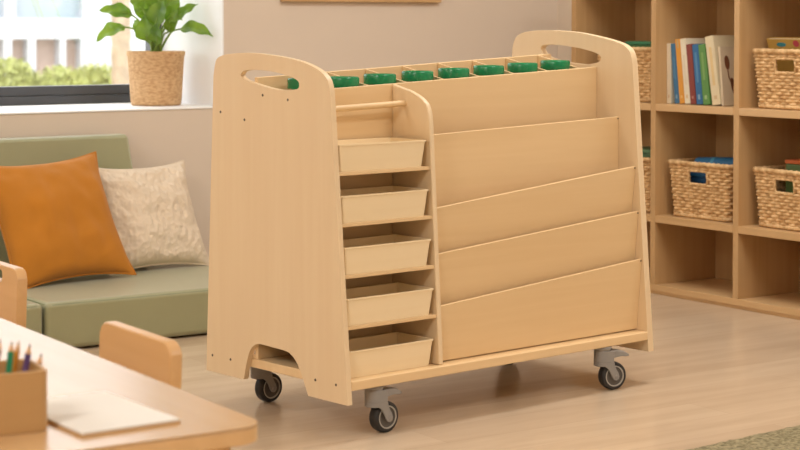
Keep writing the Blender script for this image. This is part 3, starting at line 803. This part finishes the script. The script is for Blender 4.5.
# ------------------------------------------------------------------ outside the window
GZ = -3.0
m = MB(); m.box(-60, 120, 7.5, 160, GZ-.2, GZ); struct(m.build('ground', M['earth']))
bl = thing('building', 'white building with tall openings seen through the window', 'building', (22, 60, GZ))
def bbox(name, mat, a0, a1, z0, z1, y0, y1, par=None):
    mb = MB(); mb.box(a0-22, a1-22, y0, y1, z0-GZ, z1-GZ); return mb.build(name, M[mat], par or bl)
cols = [(20.5, 21.6), (22.6, 22.9), (23.85, 24.14), (24.44, 24.44), (25.04, 25.34), (26.26, 26.49), (27.07, 31.5)]
mb = MB()
for a0, a1 in ((12, 21.6), (22.7, 22.95), (24.14, 24.44), (25.04, 25.34), (26.26, 26.49), (27.07, 33)): mb.box(a0-22, a1-22, 0, .8, 0, .49-GZ)
mb.box(12-22, 33-22, 0, .8, .49-GZ, 1.24-GZ)                      # white band over the openings
for a0, a1 in ((12, 22.6), (24.2, 24.6), (27.15, 33)): mb.box(a0-22, a1-22, 0, .8, 1.24-GZ, 6-GZ)
mb.build('facade', M['facade'], bl)
for a0, a1 in ((21.6, 22.7), (22.95, 24.14), (24.44, 25.04), (25.34, 26.26), (26.49, 27.07)): bbox('opening', 'recess', a0, a1, GZ, .49, .5, .7)
bbox('window', 'shade', 22.6, 24.2, 1.24, 6, .3, .5); bbox('window', 'shade', 24.6, 27.15, 1.24, 6, .3, .5)
def bush(label, c, sx, sy, sz, n, size, seed):
    rnd = random.Random(seed); o = thing('shrub', label, 'shrub', c, 0, 'shrubs outside the window')
    mb = MB()
    for _ in range(n):
        th, ph = rnd.random()*2*PI, math.acos(rnd.random()*1.6-.6 if True else 0)
        r = .75+.3*rnd.random(); p = Vector((sx*r*math.sin(ph)*math.cos(th), sy*r*math.sin(ph)*math.sin(th), sz*(.55+.5*r*math.cos(ph))))
        d = Vector((rnd.uniform(-1, 1), rnd.uniform(-1, 1), rnd.uniform(-.3, 1))).normalized(); q = d.orthogonal().normalized()
        q = (Matrix.Rotation(rnd.random()*6.28, 3, d) @ q); k = d.cross(q)
        s = size*rnd.uniform(.7, 1.3)
        v = [mb.bm.verts.new(p+x) for x in (-q*s*.3, k*s, q*s*.3, -k*s)]
        mb.bm.faces.new(v)
    mb.build('foliage', M['hedge'], o, recalc=False)
    mb = MB()
    for _ in range(5): mb.tube([(rnd.uniform(-.1, .1)*sx, rnd.uniform(-.1, .1)*sy, 0), (rnd.uniform(-.5, .5)*sx, rnd.uniform(-.5, .5)*sy, sz*.8)], [.05, .02], 6)
    mb.build('stems', M['trunk'], o)
for i, (a, h, lb) in enumerate(((15.2, 3.3, 'tallest yellow green shrub outside, at the left edge of the window'), (16.35, 3.05, 'yellow green shrub outside, below the grey openings'),
                         (17.45, 2.85, 'yellow green shrub outside, before the right end of the openings'), (18.6, 2.9, 'yellow green shrub outside, beside the palm trunk'))):
    bush(lb, (a, 40+.4*(i % 2), GZ), 1.0, .8, h*.99, 3200, .11, i+3)
pal = thing('palm_tree', 'pale palm trunk outside behind the potted plant', 'tree', (11.88, 25, GZ))
mb = MB(); rr = [.15+.012*math.sin(i*2.4) for i in range(60)]
mb.tube([(.06*math.sin(i*.05), 0, i*.12) for i in range(60)], rr, 14); mb.build('trunk', M['trunk'], pal)
def frond_mesh(c, d, ln, drop):
    mb = MB(); d = Vector(d).normalized(); c = Vector(c); pts = []
    for i in range(9): t = i/8; pts.append(c+d*ln*t+Vector((0, 0, -drop*t*t)))
    mb.tube(pts, [.025*(1-i/10) for i in range(9)], 6)
    sd = d.cross(Vector((0, 0, 1))).normalized()
    for i in range(40):
        t = .1+.88*i/40; p = c+d*ln*t+Vector((0, 0, -drop*t*t)); l = ln*.3*math.sin(PI*min(1, t+.1))
        for s in (-1, 1):
            e = p+sd*s*l*.7+d*l*.5+Vector((0, 0, -l*.5)); w = d*.022
            v = [mb.bm.verts.new(x) for x in (p-w, p+w, e)]; mb.bm.faces.new(v)
    return mb
for k in range(11):
    a = k*2*PI/11; frond_mesh((.15, 0, 7.05), (math.cos(a), math.sin(a), .35), 2.2, 2.0).build('frond', M['frond'], pal, recalc=False)
pal2 = thing('palm_tree', 'palm whose drooping frond tips hang into the upper left of the window', 'tree', (9.55, 25, GZ))
mb = MB(); mb.tube([(-.9, 1.0, 0), (-.6, .8, 3), (-.3, .5, 6.0)], [.16, .15, .14], 14); mb.build('trunk', M['trunk'], pal2)
for k in range(11):
    a = k*2*PI/11+.2; frond_mesh((-.3, .5, 6.0), (math.cos(a), math.sin(a), .3), 1.9, 2.6).build('frond', M['frond'], pal2, recalc=False)

# ------------------------------------------------------------------ light
w = bpy.data.worlds.new('sky'); SC.world = w; w.use_nodes = True
bg = w.node_tree.nodes['Background']; bg.inputs[0].default_value = (.95, .98, 1, 1); bg.inputs[1].default_value = 3.3
sun = bpy.data.lights.new('sun', 'SUN'); sun.energy = 2; sun.angle = math.radians(4); sun.color = (1, .95, .86)
so = bpy.data.objects.new('sun', sun); COL.objects.link(so)
so.rotation_euler = Vector((.35, .62, -1.15)).to_track_quat('-Z', 'Y').to_euler()
for x, y, e in ((-1.3, 1.2, 74), (3.1, .9, 50), (-1.0, 4.1, 44), (3.6, 3.7, 37)):
    la = bpy.data.lights.new('ceiling_lamp', 'AREA'); la.shape = 'RECTANGLE'; la.size = 1.2; la.size_y = .6; la.energy = e; la.color = (1, 1, .985)
    lo = bpy.data.objects.new('ceiling_lamp', la); COL.objects.link(lo); lo.location = (x, y, 2.66)

SC.view_settings.view_transform = 'Standard'; SC.view_settings.look = 'None'; SC.view_settings.gamma = 1; SC.view_settings.use_curve_mapping = False
SC.view_settings.exposure = -0.08
